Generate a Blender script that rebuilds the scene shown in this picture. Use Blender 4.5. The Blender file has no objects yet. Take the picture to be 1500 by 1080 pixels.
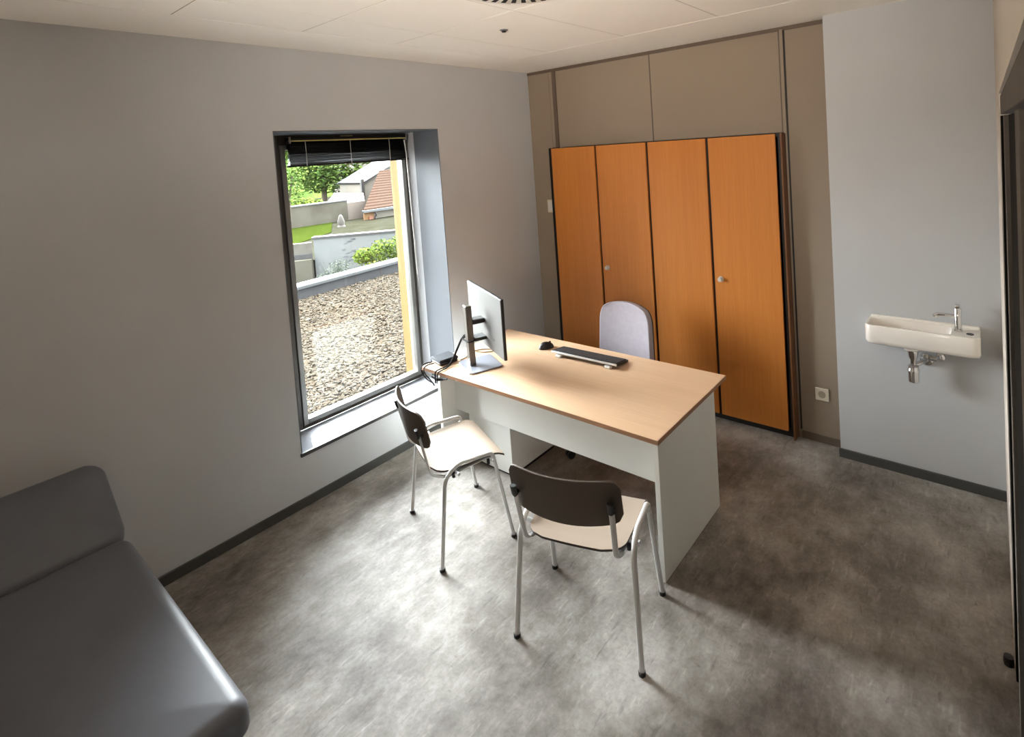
import bpy, bmesh, math, random
from mathutils import Vector, Matrix
random.seed(7)
C = bpy.context.scene.collection
PI = math.pi
sc = bpy.context.scene

# ------------------------------------------------------------------ materials
def lin(c):
    c /= 255.0
    return c/12.92 if c <= 0.04045 else ((c+0.055)/1.055)**2.4
def rgb(r, g, b): return (lin(r), lin(g), lin(b), 1)

def base_mat(name, col, rough=.5, metal=0, spec=.5, coat=0):
    m = bpy.data.materials.new(name); m.use_nodes = True
    b = m.node_tree.nodes['Principled BSDF']
    b.inputs['Base Color'].default_value = col
    b.inputs['Roughness'].default_value = rough
    b.inputs['Metallic'].default_value = metal
    b.inputs['Specular IOR Level'].default_value = spec
    b.inputs['Coat Weight'].default_value = coat
    return m, m.node_tree, b

def coords(nt, scale=(1, 1, 1), kind='Object'):
    tc = nt.nodes.new('ShaderNodeTexCoord'); mp = nt.nodes.new('ShaderNodeMapping')
    mp.inputs['Scale'].default_value = scale
    nt.links.new(tc.outputs[kind], mp.inputs['Vector'])
    return mp.outputs['Vector']

def noise(nt, vec, scale, detail=4, rough=.5, dist=0):
    n = nt.nodes.new('ShaderNodeTexNoise')
    n.inputs['Scale'].default_value = scale; n.inputs['Detail'].default_value = detail
    n.inputs['Roughness'].default_value = rough; n.inputs['Distortion'].default_value = dist
    nt.links.new(vec, n.inputs['Vector'])
    return n.outputs['Fac']

def ramp(nt, fac, stops):
    r = nt.nodes.new('ShaderNodeValToRGB')
    e = r.color_ramp.elements
    while len(e) < len(stops): e.new(.5)
    for k, (p, c) in enumerate(stops): e[k].position = p; e[k].color = c
    nt.links.new(fac, r.inputs['Fac'])
    return r.outputs['Color']

def mix(nt, a, b, fac, mode='MIX'):
    n = nt.nodes.new('ShaderNodeMix'); n.data_type = 'RGBA'; n.blend_type = mode
    for sock, v in ((n.inputs['Factor'], fac), (n.inputs['A'], a), (n.inputs['B'], b)):
        if hasattr(v, 'links') or isinstance(v, bpy.types.NodeSocket): nt.links.new(v, sock)
        else: sock.default_value = v
    return n.outputs['Result']

def bump(nt, b, h, strength=.1, dist=.002):
    n = nt.nodes.new('ShaderNodeBump'); n.inputs['Strength'].default_value = strength
    n.inputs['Distance'].default_value = dist
    nt.links.new(h, n.inputs['Height']); nt.links.new(n.outputs['Normal'], b.inputs['Normal'])

def plain(name, col, rough=.5, metal=0, spec=.5, coat=0, var=.06, nscale=6, bumps=0, bscale=300):
    m, nt, b = base_mat(name, col, rough, metal, spec, coat)
    v = coords(nt)
    f = noise(nt, v, nscale, 3)
    lo = tuple(max(0, c*(1-var)) for c in col[:3])+(1,); hi = tuple(min(1, c*(1+var)) for c in col[:3])+(1,)
    nt.links.new(ramp(nt, f, [(.3, lo), (.7, hi)]), b.inputs['Base Color'])
    if bumps: bump(nt, b, noise(nt, v, bscale, 2), bumps, .001)
    return m

def paint(name, col, rough=.75, var=.03, bumps=.08):
    return plain(name, col, rough, 0, .3, 0, var, 1.5, bumps, 180)

def wood(name, light, dark, axis='Z', fine=90, rough=.4, coat=.1):
    m, nt, b = base_mat(name, light, rough, 0, .4, coat)
    s = {'Z': (1, 1, .035), 'X': (.035, 1, 1)}[axis]
    v = coords(nt, s)
    f1 = noise(nt, v, fine, 5, .65, .6)
    f2 = noise(nt, v, fine*.09, 4, .55, 1.2)
    c1 = ramp(nt, f1, [(.3, dark), (.72, light)])
    mid = tuple((a*.35+c*.65) for a, c in zip(dark, light))
    c2 = ramp(nt, f2, [(.3, mid), (.65, light)])
    nt.links.new(mix(nt, c1, c2, .6), b.inputs['Base Color'])
    bump(nt, b, f1, .04, .001)
    return m

M = {}
M['wall'] = paint('grey_wall_paint', rgb(189, 190, 192), .7)
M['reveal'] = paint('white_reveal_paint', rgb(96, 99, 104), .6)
M['cream'] = paint('cream_wall_paint', rgb(205, 196, 184), .7)
M['ceil'] = paint('ceiling_white', rgb(247, 243, 236), .85, .01, .05)
M['joint'] = plain('beige_joint_profile', rgb(168, 156, 142), .8)
M['back'] = plain('taupe_wall_panel', rgb(143, 128, 112), .55, 0, .35, 0, .03, 2, .05, 400)
M['backtrim'] = plain('brown_profile', rgb(96, 82, 70), .5)
M['base'] = plain('dark_skirting', rgb(66, 65, 63), .5)
M['black'] = plain('black_laminate', rgb(24, 22, 21), .5)
M['door'] = wood('orange_beech_veneer', rgb(200, 127, 54), rgb(174, 99, 35), 'Z', 95, .5, 0)
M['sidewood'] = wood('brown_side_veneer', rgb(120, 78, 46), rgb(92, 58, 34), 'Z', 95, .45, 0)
M['desktop'] = wood('pale_oak_laminate', rgb(219, 187, 155), rgb(196, 160, 126), 'X', 70, .42, .05)
M['deskedge'] = wood('oak_edge_band', rgb(170, 128, 96), rgb(140, 100, 74), 'X', 70, .5, 0)
M['white'] = plain('white_laminate', rgb(236, 236, 231), .5, 0, .4, 0, .015)
M['ceramic'] = plain('white_ceramic', rgb(238, 232, 224), .12, 0, .5, .4, .01)
M['chrome'] = plain('chrome', (.75, .75, .76, 1), .12, 1, .5, 0, .02)
M['alu'] = plain('silver_painted_tube', rgb(216, 216, 216), .32, .2, .5, 0, .02)
M['steel'] = plain('brushed_steel', rgb(170, 172, 176), .32, .9, .5, 0, .03)
M['blackplastic'] = plain('black_plastic', rgb(26, 26, 28), .42, 0, .5, 0, .1, 40)
M['greyplastic'] = plain('dark_grey_plastic', rgb(44, 46, 52), .8, 0, .2, 0, .05, 40)
M['keyplastic'] = plain('key_cap_plastic', rgb(44, 42, 44), .5, 0, .4, 0, .08, 60)
M['whiteplastic'] = plain('white_plastic', rgb(206, 204, 200), .4, 0, .5, 0, .02)
M['silverplastic'] = plain('silver_plastic', rgb(84, 82, 79), .6, 0, .5, 0, .02)
M['stand'] = plain('brushed_grey_column', rgb(106, 101, 96), .38, .6, .5, 0, .04, 60)
M['standbase'] = plain('pale_silver_plate', rgb(146, 150, 160), .3, .4, .5, 0, .02)
M['backrest'] = plain('taupe_moulded_ply', rgb(94, 83, 74), .6, 0, .3, 0, .03, 12)
M['seat'] = plain('beige_grey_ply', rgb(160, 145, 130), .5, 0, .3, 0, .04, 8)
M['seatedge'] = plain('dark_ply_edge', rgb(66, 54, 46), .55)
M['lilac'] = plain('lilac_grey_fabric', rgb(164, 158, 166), .85, 0, .2, 0, .04, 30, .25, 900)
M['vinyl'] = plain('charcoal_vinyl', rgb(96, 99, 107), .5, 0, .5, 0, .04, 10, .12, 500)
M['frame'] = plain('bronze_grey_frame', rgb(62, 57, 52), .4, .2, .5, 0, .04)
M['framelight'] = plain('light_grey_sash', rgb(122, 121, 118), .35, .25, .5, 0, .03)
M['sill'] = plain('pale_glossy_sill', rgb(160, 163, 170), .1, 0, .7, .6, .02, 3)
M['sillfront'] = plain('dark_sill_edge', rgb(52, 50, 49), .4)
M['blind'] = plain('black_slats', rgb(15, 14, 15), .35, .2, .5, 0, .05)
M['brass'] = plain('pale_brass', rgb(200, 188, 120), .4, .3, .5, 0, .05)
M['cord'] = plain('pale_cord', rgb(176, 172, 164), .7)
M['cable'] = plain('black_cable', rgb(26, 25, 26), .8, 0, .15)
M['greycable'] = plain('grey_cable', rgb(120, 110, 104), .5)
M['doordark'] = plain('dark_bronze_door', rgb(22, 20, 17), .85, 0, .1)
M['doorgrey'] = plain('grey_bronze_frame', rgb(98, 91, 84), .8, 0, .15)
M['socket'] = plain('ivory_plastic', rgb(206, 196, 174), .4)
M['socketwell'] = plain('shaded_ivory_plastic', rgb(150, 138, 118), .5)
M['ventdark'] = plain('vent_slot_black', rgb(18, 17, 17), .7)
M['yellow'] = paint('yellow_render', rgb(74, 57, 19), .85, .05, .2)
M['screen'] = plain('dark_screen', rgb(12, 12, 14), .12)

def floor_mat():
    m, nt, b = base_mat('concrete_look_vinyl', rgb(120, 112, 104), .42, 0, .35)
    v = coords(nt)
    f1 = noise(nt, v, 1.7, 7, .6, .1)
    f2 = noise(nt, coords(nt, (1, .6, 1)), 13, 9, .72, .25)
    f3 = noise(nt, v, 60, 3, .6)
    c1 = ramp(nt, f1, [(.35, rgb(82, 74, 66)), (.5, rgb(134, 128, 121)), (.64, rgb(184, 180, 175))])
    c2 = ramp(nt, f2, [(.34, rgb(92, 85, 78)), (.5, rgb(138, 132, 126)), (.66, rgb(178, 174, 169))])
    c = mix(nt, c1, c2, .35)
    c = mix(nt, c, ramp(nt, f3, [(.35, (.62, .6, .58, 1)), (.6, (1, 1, 1, 1))]), .35, 'MULTIPLY')
    # stretched scuffs and small dark flecks
    v2 = coords(nt, (1, 3.2, 1))
    vo = nt.nodes.new('ShaderNodeTexVoronoi'); vo.inputs['Scale'].default_value = 9
    vo.inputs['Randomness'].default_value = 1
    nt.links.new(v2, vo.inputs['Vector'])
    c = mix(nt, c, ramp(nt, vo.outputs['Distance'], [(.05, (.45, .42, .4, 1)), (.1, (1, 1, 1, 1))]), .45, 'MULTIPLY')
    for rot, sc_, lo in ((.5, 34, 1.35), (-.9, 40, 1.3), (1.3, 30, .66), (.1, 44, .7)):
        mp = nt.nodes.new('ShaderNodeMapping'); tcn = nt.nodes.new('ShaderNodeTexCoord')
        mp.inputs['Rotation'].default_value = (0, 0, rot); mp.inputs['Scale'].default_value = (1, .22, 1)
        mp.inputs['Location'].default_value = (rot*7, rot*3, 0)
        nt.links.new(tcn.outputs['Object'], mp.inputs['Vector'])
        k = noise(nt, mp.outputs['Vector'], sc_, 3, .5, .4)
        c = mix(nt, c, ramp(nt, k, [(.63, (1, 1, 1, 1)), (.72, (lo, lo, lo, 1))]), .8, 'MULTIPLY')
    nt.links.new(c, b.inputs['Base Color'])
    rr = ramp(nt, f2, [(.3, (.7, .7, .7, 1)), (.7, (.58, .58, .58, 1))])
    nt.links.new(rr, b.inputs['Roughness'])
    bump(nt, b, f2, .05, .002)
    return m
M['floor'] = floor_mat()

def glass_mat():
    m = bpy.data.materials.new('window_glass'); m.use_nodes = True
    nt = m.node_tree; nt.nodes.clear()
    out = nt.nodes.new('ShaderNodeOutputMaterial'); mx = nt.nodes.new('ShaderNodeMixShader')
    tr = nt.nodes.new('ShaderNodeBsdfTransparent'); gl = nt.nodes.new('ShaderNodeBsdfGlossy')
    tr.inputs['Color'].default_value = (.94, .96, .95, 1); gl.inputs['Roughness'].default_value = .02
    fr = nt.nodes.new('ShaderNodeFresnel'); fr.inputs['IOR'].default_value = 1.35
    nt.links.new(fr.outputs[0], mx.inputs[0]); nt.links.new(tr.outputs[0], mx.inputs[1])
    nt.links.new(gl.outputs[0], mx.inputs[2]); nt.links.new(mx.outputs[0], out.inputs[0])
    return m
M['glass'] = glass_mat()

OUT = .13  # outdoor colours darkened to offset the sky's brightness, upward-facing surfaces most
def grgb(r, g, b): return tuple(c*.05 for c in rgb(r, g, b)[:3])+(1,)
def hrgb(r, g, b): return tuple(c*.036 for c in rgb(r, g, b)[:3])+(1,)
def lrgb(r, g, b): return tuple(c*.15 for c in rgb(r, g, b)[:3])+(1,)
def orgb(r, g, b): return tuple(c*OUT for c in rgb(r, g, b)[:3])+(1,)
# outdoor materials
def var_mat(name, cols, scale, rough=.9, kind='Object', detail=4, sc3=(1, 1, 1)):
    m, nt, b = base_mat(name, cols[0], rough, 0, 0)
    f = noise(nt, coords(nt, sc3, kind), scale, detail, .6)
    n = len(cols)
    nt.links.new(ramp(nt, f, [(.3+.4*k/(n-1), c) for k, c in enumerate(cols)]), b.inputs['Base Color'])
    return m
def island_mat(name, cols, rough=.9, trans=0):
    m, nt, b = base_mat(name, cols[0], rough, 0, 0)
    g = nt.nodes.new('ShaderNodeNewGeometry'); n = len(cols)
    nt.links.new(ramp(nt, g.outputs['Random Per Island'], [(k/(n-1), c) for k, c in enumerate(cols)]), b.inputs['Base Color'])
    if trans:
        b.inputs['Transmission Weight'].default_value = 0
    return m
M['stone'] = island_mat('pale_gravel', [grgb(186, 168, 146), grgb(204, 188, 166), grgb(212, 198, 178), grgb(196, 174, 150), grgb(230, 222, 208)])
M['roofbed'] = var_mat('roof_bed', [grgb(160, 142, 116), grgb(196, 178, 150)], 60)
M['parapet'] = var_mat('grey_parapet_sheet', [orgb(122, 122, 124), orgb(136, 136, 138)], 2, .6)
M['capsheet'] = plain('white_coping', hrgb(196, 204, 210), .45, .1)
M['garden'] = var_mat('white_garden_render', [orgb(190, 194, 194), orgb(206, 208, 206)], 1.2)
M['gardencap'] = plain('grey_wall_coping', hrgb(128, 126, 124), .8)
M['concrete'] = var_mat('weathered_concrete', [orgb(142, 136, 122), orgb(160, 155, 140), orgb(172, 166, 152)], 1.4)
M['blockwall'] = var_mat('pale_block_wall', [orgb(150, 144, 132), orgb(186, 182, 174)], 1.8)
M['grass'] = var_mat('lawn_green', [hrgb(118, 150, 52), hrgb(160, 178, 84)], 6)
M['earth'] = var_mat('garden_ground', [hrgb(140, 140, 110), hrgb(170, 168, 148)], 2)
M['leaf'] = island_mat('tree_leaves', [lrgb(104, 150, 74), lrgb(136, 176, 84), lrgb(170, 200, 104), lrgb(120, 158, 104)], .7)
M['leafy'] = island_mat('bush_leaves', [lrgb(124, 156, 64), lrgb(158, 184, 84), lrgb(182, 200, 104)], .7)
M['greyleaf'] = island_mat('grey_green_leaves', [lrgb(120, 132, 116), lrgb(150, 160, 140), lrgb(132, 140, 130)], .7)
M['leafhill'] = var_mat('hillside_green', [lrgb(120, 150, 80), lrgb(160, 180, 96), lrgb(180, 190, 120)], .6)
M['bark'] = var_mat('pale_bark', [orgb(150, 138, 122), orgb(176, 164, 146)], 8)
M['paving'] = plain('grey_marks', orgb(140, 144, 150), .9)
M['orange'] = paint('orange_render', orgb(214, 164, 110), .85)
M['palewall'] = paint('pale_house_render', orgb(196, 186, 170), .85)
M['orangedoor'] = plain('orange_wood_door', orgb(206, 118, 70), .6)
M['zinc'] = plain('zinc_sheet', hrgb(122, 118, 118), .5, .2)
M['statue'] = plain('pale_stone', orgb(120, 110, 100), .9)
def tile_mat():
    m, nt, b = base_mat('clay_roof_tiles', grgb(190, 150, 130), .95, 0, 0)
    w = nt.nodes.new('ShaderNodeTexWave'); w.wave_type = 'BANDS'; w.bands_direction = 'Z'
    w.inputs['Scale'].default_value = 3.4; w.inputs['Distortion'].default_value = .8
    w.inputs['Detail'].default_value = 2; w.inputs['Detail Scale'].default_value = 3
    nt.links.new(coords(nt), w.inputs['Vector'])
    nt.links.new(ramp(nt, w.outputs['Fac'], [(.1, grgb(150, 120, 104)), (.4, grgb(176, 142, 124)), (1, grgb(196, 166, 148))]), b.inputs['Base Color'])
    return m
M['tile'] = tile_mat()
def brick_mat():
    m, nt, b = base_mat('red_brick', orgb(168, 122, 98), .9)
    br = nt.nodes.new('ShaderNodeTexBrick'); br.inputs['Scale'].default_value = 5
    br.inputs['Color1'].default_value = orgb(166, 118, 94); br.inputs['Color2'].default_value = orgb(182, 136, 110)
    br.inputs['Mortar'].default_value = orgb(176, 160, 146)
    tc = nt.nodes.new('ShaderNodeTexCoord'); mp = nt.nodes.new('ShaderNodeMapping')
    mp.inputs['Rotation'].default_value = (PI/2, 0, PI/2)
    nt.links.new(tc.outputs['Object'], mp.inputs['Vector']); nt.links.new(mp.outputs['Vector'], br.inputs['Vector'])
    nt.links.new(br.outputs['Color'], b.inputs['Base Color'])
    return m
M['brick'] = brick_mat()

# ------------------------------------------------------------------ mesh builder
class MB:
    def __init__(s): s.v = []; s.f = []
    def add(s, vs, fs):
        o = len(s.v); s.v += [tuple(p) for p in vs]; s.f += [tuple(o+i for i in f) for f in fs]; return s
    def box(s, x0, x1, y0, y1, z0, z1, mat=None):
        vs = [(x, y, z) for x in (x0, x1) for y in (y0, y1) for z in (z0, z1)]
        if mat is not None: vs = [mat @ Vector(p) for p in vs]
        return s.add(vs, [(0, 1, 3, 2), (4, 6, 7, 5), (0, 4, 5, 1), (2, 3, 7, 6), (0, 2, 6, 4), (1, 5, 7, 3)])
    def prism(s, poly, vec):            # polygon (3-D points) swept along vec
        n = len(poly); v = Vector(vec)
        a = [Vector(p) for p in poly]
        return s.add(a+[p+v for p in a], [tuple(range(n))[::-1], tuple(range(n, 2*n))] +
                     [(i, (i+1) % n, n+(i+1) % n, n+i) for i in range(n)])
    def tube(s, path, r, seg=10, r2=None, side=None):
        """swept tube; r2/side give an oval section: r along 'side', r2 across it"""
        P = [Vector(p) for p in path]; n = len(P); rings = []
        T = []
        for i in range(n):
            t = (P[min(i+1, n-1)]-P[max(i-1, 0)])
            T.append(t.normalized() if t.length > 1e-9 else Vector((0, 0, 1)))
        if side is not None: u = Vector(side)
        else:
            u = Vector((1, 0, 0)) if abs(T[0].x) < .8 else Vector((0, 1, 0))
        vs = []
        for i in range(n):
            t = T[i]
            if side is not None: u = Vector(side)
            u = (u - t*u.dot(t)).normalized(); w = t.cross(u)
            for k in range(seg):
                a = 2*PI*k/seg
                vs.append(P[i] + u*(math.cos(a)*r) + w*(math.sin(a)*(r2 or r)))
        fs = [(i*seg+k, i*seg+(k+1) % seg, (i+1)*seg+(k+1) % seg, (i+1)*seg+k) for i in range(n-1) for k in range(seg)]
        fs += [tuple(range(seg))[::-1], tuple(range((n-1)*seg, n*seg))]
        return s.add(vs, fs)
    def lathe(s, prof, origin=(0, 0, 0), axis='Z', seg=24):
        o = Vector(origin); vs = []
        for r, h in prof:
            for k in range(seg):
                a = 2*PI*k/seg; c, d = r*math.cos(a), r*math.sin(a)
                p = {'Z': (c, d, h), 'Y': (c, h, -d), 'X': (h, c, d)}[axis]
                vs.append(o+Vector(p))
        n = len(prof)
        fs = [(i*seg+k, i*seg+(k+1) % seg, (i+1)*seg+(k+1) % seg, (i+1)*seg+k) for i in range(n-1) for k in range(seg)]
        fs += [tuple(range(seg))[::-1], tuple(range((n-1)*seg, n*seg))]
        return s.add(vs, fs)
    def grid(s, fn, nu, nv, thick, mid=None):
        """closed shell: fn(u,v)->(point, normal)"""
        top = []; bot = []
        for j in range(nv+1):
            for i in range(nu+1):
                p, n = fn(i/nu, j/nv)
                p = Vector(p); n = Vector(n)
                top.append(p+n*thick/2); bot.append(p-n*thick/2)
        N = len(top); W = nu+1
        fs = []
        for j in range(nv):
            for i in range(nu):
                a = j*W+i
                fs.append((a, a+1, a+W+1, a+W)); fs.append((N+a, N+a+W, N+a+W+1, N+a+1))
        ring = [i for i in range(nu)]+[j*W+nu for j in range(nv)]+[nv*W+i for i in range(nu, 0, -1)]+[j*W for j in range(nv, 0, -1)]
        m = len(ring)
        for k in range(m):
            a, b = ring[k], ring[(k+1) % m]
            fs.append((b, a, N+a, N+b))
        return s.add(top+bot, fs)
    def build(s, name, mat, parent=None, bevel=0, segs=2, smooth=True, angle=40, subsurf=0):
        me = bpy.data.meshes.new(name)
        me.from_pydata([tuple(p) for p in s.v], [], s.f)
        bm = bmesh.new(); bm.from_mesh(me)
        bmesh.ops.recalc_face_normals(bm, faces=bm.faces[:])
        bm.to_mesh(me); bm.free()
        o = bpy.data.objects.new(name, me); C.objects.link(o)
        ms = mat if isinstance(mat, (list, tuple)) else [mat]
        for q in ms: me.materials.append(M[q])
        if smooth:
            for p in me.polygons: p.use_smooth = True
            me.set_sharp_from_angle(angle=math.radians(angle))
        if bevel:
            b = o.modifiers.new('bevel', 'BEVEL'); b.width = bevel; b.segments = segs
            b.limit_method = 'ANGLE'; b.angle_limit = math.radians(35); b.use_clamp_overlap = True
        if subsurf:
            q = o.modifiers.new('sub', 'SUBSURF'); q.levels = subsurf; q.render_levels = subsurf
        if parent is not None: o.parent = parent
        return o

def tag(o, label, cat, group=None, kind=None):
    o['label'] = label; o['category'] = cat
    if group: o['group'] = group
    if kind: o['kind'] = kind
    return o
def thing(name, label, cat, loc=(0, 0, 0), rz=0, group=None):
    o = bpy.data.objects.new(name, None); C.objects.link(o)
    o.location = loc; o.rotation_euler = (0, 0, rz); o.empty_display_size = .1
    return tag(o, label, cat, group)
def struct(o, label=None, cat=None):
    o['kind'] = 'structure'
    if label: o['label'] = label
    if cat: o['category'] = cat
    return o
def smoothpath(pts, n=8):
    """Catmull-Rom"""
    P = [Vector(p) for p in pts]; P = [2*P[0]-P[1]]+P+[2*P[-1]-P[-2]]
    out = []
    for i in range(1, len(P)-2):
        for k in range(n):
            t = k/n; a, b, c, d = P[i-1:i+3]
            out.append(.5*((2*b)+(c-a)*t+(2*a-5*b+4*c-d)*t*t+(3*b-a-3*c+d)*t**3))
    out.append(P[-2]); return out
def bend(pts, r, n=8):
    """polyline with rounded corners; r = radius or list per inner corner"""
    P = [Vector(p) for p in pts]; out = [P[0]]
    for i in range(1, len(P)-1):
        rr = r[i-1] if isinstance(r, (list, tuple)) else r
        a = (P[i-1]-P[i]).normalized(); b = (P[i+1]-P[i]).normalized()
        ang = a.angle(b); d = min(rr/math.tan(ang/2), (P[i-1]-P[i]).length*.49 if i > 1 else 9, (P[i+1]-P[i]).length*.6)
        for k in range(n+1):
            t = k/n; p0 = P[i]+a*d; p2 = P[i]+b*d
            out.append(p0*(1-t)**2+P[i]*2*t*(1-t)+p2*t*t)
    out.append(P[-1]); return out
def copy_tree(o, parent=None):
    c = o.copy(); C.objects.link(c)
    if parent is not None: c.parent = parent
    for ch in list(o.children): copy_tree(ch, c)
    return c

# ------------------------------------------------------------------ room shell
H = 2.893
XR = 3.512           # inner face of right wall
YR = -4.75           # inner face of rear wall
WD = -.43            # window frame plane
wa, wb, wt, ws = -2.363, -1.112, 2.376, .34
wa2, wb2, ws2 = -2.20, -1.104, .275

struct(MB().box(-.65, XR+.2, YR-.15, .6, -.12, 0).build('floor', 'floor', smooth=False),
       'mottled grey concrete-look vinyl floor', 'floor')

# left wall: slab with a splayed window opening through it
m = MB()
xo = -.62
m.box(xo, 0, YR-.1, wa, 0, H+.1); m.box(xo, 0, wb, .45, 0, H+.1)
m.box(xo, 0, wa, wb, wt, H+.1); m.prism([(0, wa, 0), (xo, wa, 0), (xo, wa, .24), (WD, wa, .252), (0, wa, .319)], (0, wb-wa, 0))
struct(m.build('wall_left', 'wall', smooth=False), 'grey painted wall with the window in it', 'wall')
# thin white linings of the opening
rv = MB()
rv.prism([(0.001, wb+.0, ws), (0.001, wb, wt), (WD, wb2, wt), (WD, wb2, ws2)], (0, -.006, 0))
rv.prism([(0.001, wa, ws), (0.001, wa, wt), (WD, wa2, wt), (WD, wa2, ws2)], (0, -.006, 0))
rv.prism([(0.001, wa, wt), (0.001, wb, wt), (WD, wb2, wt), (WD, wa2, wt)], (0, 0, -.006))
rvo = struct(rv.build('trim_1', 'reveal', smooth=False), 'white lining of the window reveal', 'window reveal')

# back wall of taupe panels, opening left for the built-in cabinets
struct(MB().box(.262, 2.353, 0, .03, 2.168, H).build('wall_back', 'back', smooth=False), 'taupe panelled wall above the wooden cabinets', 'wall')
struct(MB().box(.0, .259, 0, .03, 0, H).build('trim_12', 'back', smooth=False), 'taupe wall panel left of the cabinets', 'wall panel')
struct(MB().box(2.357, 2.652, 0, .03, 0, H).build('trim_13', 'back', smooth=False), 'taupe wall panel right of the cabinets', 'wall panel')
struct(MB().box(-.02, 2.70, .46, .5, 0, H).build('wall_recess', 'back', smooth=False), 'back of the cabinet recess', 'wall')
def strip(name, x0, x1, z0, z1, mat, y=-.006):
    return struct(MB().box(x0, x1, y, .001, z0, z1).build(name, mat, bevel=.001))
strip('trim_2', .303, .341, 2.16, H-.02, 'backtrim', -.012)
strip('trim_3', 1.317, 1.326, 2.165, H-.02, 'backtrim', -.003)
strip('trim_4', 2.350, 2.372, 2.16, H-.02, 'back', -.014)
strip('trim_5', 2.372, 2.382, .06, H-.02, 'black', -.006)
strip('trim_6', .001, 2.652, H-.028, H-.003, 'backtrim', -.008)
strip('trim_7', 2.340, 2.350, 2.165, H-.02, 'backtrim', -.008)
struct(MB().box(2.382, 2.652, -.012, .001, 0, .05).build('baseboard_back', 'backtrim', bevel=.002), 'brown skirting at the back wall', 'skirting')

# boxed-out sink wall
struct(MB().box(2.653, XR+.05, -.113, .52, 0, H).build('wall_sink', 'wall', smooth=False), 'grey wall carrying the washbasin', 'wall')
struct(MB().box(2.645, XR-.001, -.126, -.1125, 0, .058).build('baseboard_sink', 'base', bevel=.002), 'dark skirting under the washbasin', 'skirting')
struct(MB().box(0, .013, YR, .0, 0, .058).build('baseboard_left', 'base', bevel=.002), 'dark skirting along the window wall', 'skirting')

# right wall and its dark door front
m = MB()
m.box(XR, XR+.15, -1.30, -.113, 0, H); m.box(XR, XR+.15, YR-.1, -1.30, 2.252, H); m.box(XR, XR+.15, YR-.1, -4.3, 0, 2.252)
struct(m.build('wall_right', 'cream', smooth=False), 'cream wall above the dark door', 'wall')
dr = bpy.data.objects.new('door_1', None); C.objects.link(dr)
struct(dr, 'dark bronze glazed door front at the right edge', 'door')
MB().box(XR+.004, XR+.12, -4.3, -1.31, 2.175, 2.245).build('door_head', 'doorgrey', dr, .002)
m = MB(); m.box(XR+.003, XR+.12, -1.36, -1.302, 0, 2.17); m.box(XR+.003, XR+.12, -4.3, -4.24, 0, 2.17)
m.build('door_jamb', 'doordark', dr, .002)
for a, b in ((-1.62, -1.52), (-2.74, -2.58), (-3.6, -3.5)):
    MB().box(XR+.008, XR+.09, a, b, 0, 2.17).build('door_stile', 'doorgrey', dr, .002)
for a, b in ((-1.52, -1.36), (-2.58, -1.62), (-3.5, -2.74), (-4.24, -3.6)):
    MB().box(XR+.02, XR+.06, a, b, .0, 2.17).build('door_panel', 'doordark', dr, .001)
tag(MB().lathe([(.001, 0), (.016, 0), (.018, .012), (.016, .034), (.001, .036)], (XR-.018, -1.29, 0), 'Z', 16).build('door_stop', 'blackplastic'),
    'small black door stop on the floor at the foot of the door frame', 'door stop')
struct(MB().box(-.1, XR+.2, YR-.12, YR, 0, H).build('wall_front', 'cream', smooth=False), 'grey wall behind the camera', 'wall')

# ceiling: plaster border, recessed tile field with open joints
m = MB()
m.box(-.1, .47, YR, .05, H, H+.03); m.box(.47, XR+.05, -.67, .05, H, H+.03)
gx = [.47, .83, 1.51, 2.19, 2.87, XR+.02]; gy = [-.67, -1.77, -2.37, -2.98, -3.58, -4.18, YR]
for i in range(len(gx)-1):
    for j in range(len(gy)-1):
        m.box(gx[i]+.003, gx[i+1]-.003, gy[j+1]+.003, gy[j]-.003, H+.0012, H+.028)
m.box(-.65, XR+.2, YR-.15, .6, H+.03, H+.12)
cl_ = struct(m.build('ceiling', 'ceil', smooth=False), 'white tiled ceiling with a plaster border', 'ceiling')
MB().box(.47, XR, YR, -.67, H+.0025, H+.006).build('joint_profile', 'joint', cl_, smooth=False)

# round swirl air outlet
vc = (1.85, -2.07)
vt = thing('air_vent', 'round white ceiling air outlet with black radial slots', 'air vent', (vc[0], vc[1], H))
MB().lathe([(.001, -.002), (.318, -.002), (.322, 0), (.322, .001), (.001, .001)], seg=64).build('vent_plate', 'ceil', vt)
m = MB()
n = 36
for k in range(n):
    a = 2*PI*k/n
    R = Matrix.Rotation(a, 4, 'Z')
    m.prism([R @ Vector(p) for p in ((.13, -.006, -.003), (.295, -.012, -.003), (.295, .012, -.003), (.13, .006, -.003))], (0, 0, .002))
m.build('vent_slots', 'ventdark', vt, smooth=False)
MB().lathe([(.001, -.02), (.05, -.02), (.06, -.004), (.001, -.004)], seg=24).build('vent_hub', 'ceil', vt)
st = thing('ceiling_sensor', 'tiny chrome-rimmed sensor set in a ceiling tile', 'sensor', (1.166, -1.487, H+.001))
MB().lathe([(.001, -.006), (.022, -.006), (.026, 0), (.001, 0)], seg=20).build('sensor_rim', 'steel', st)
MB().lathe([(.001, -.016), (.012, -.014), (.014, -.006), (.001, -.006)], seg=16).build('sensor_lens', 'greyplastic', st)

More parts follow.
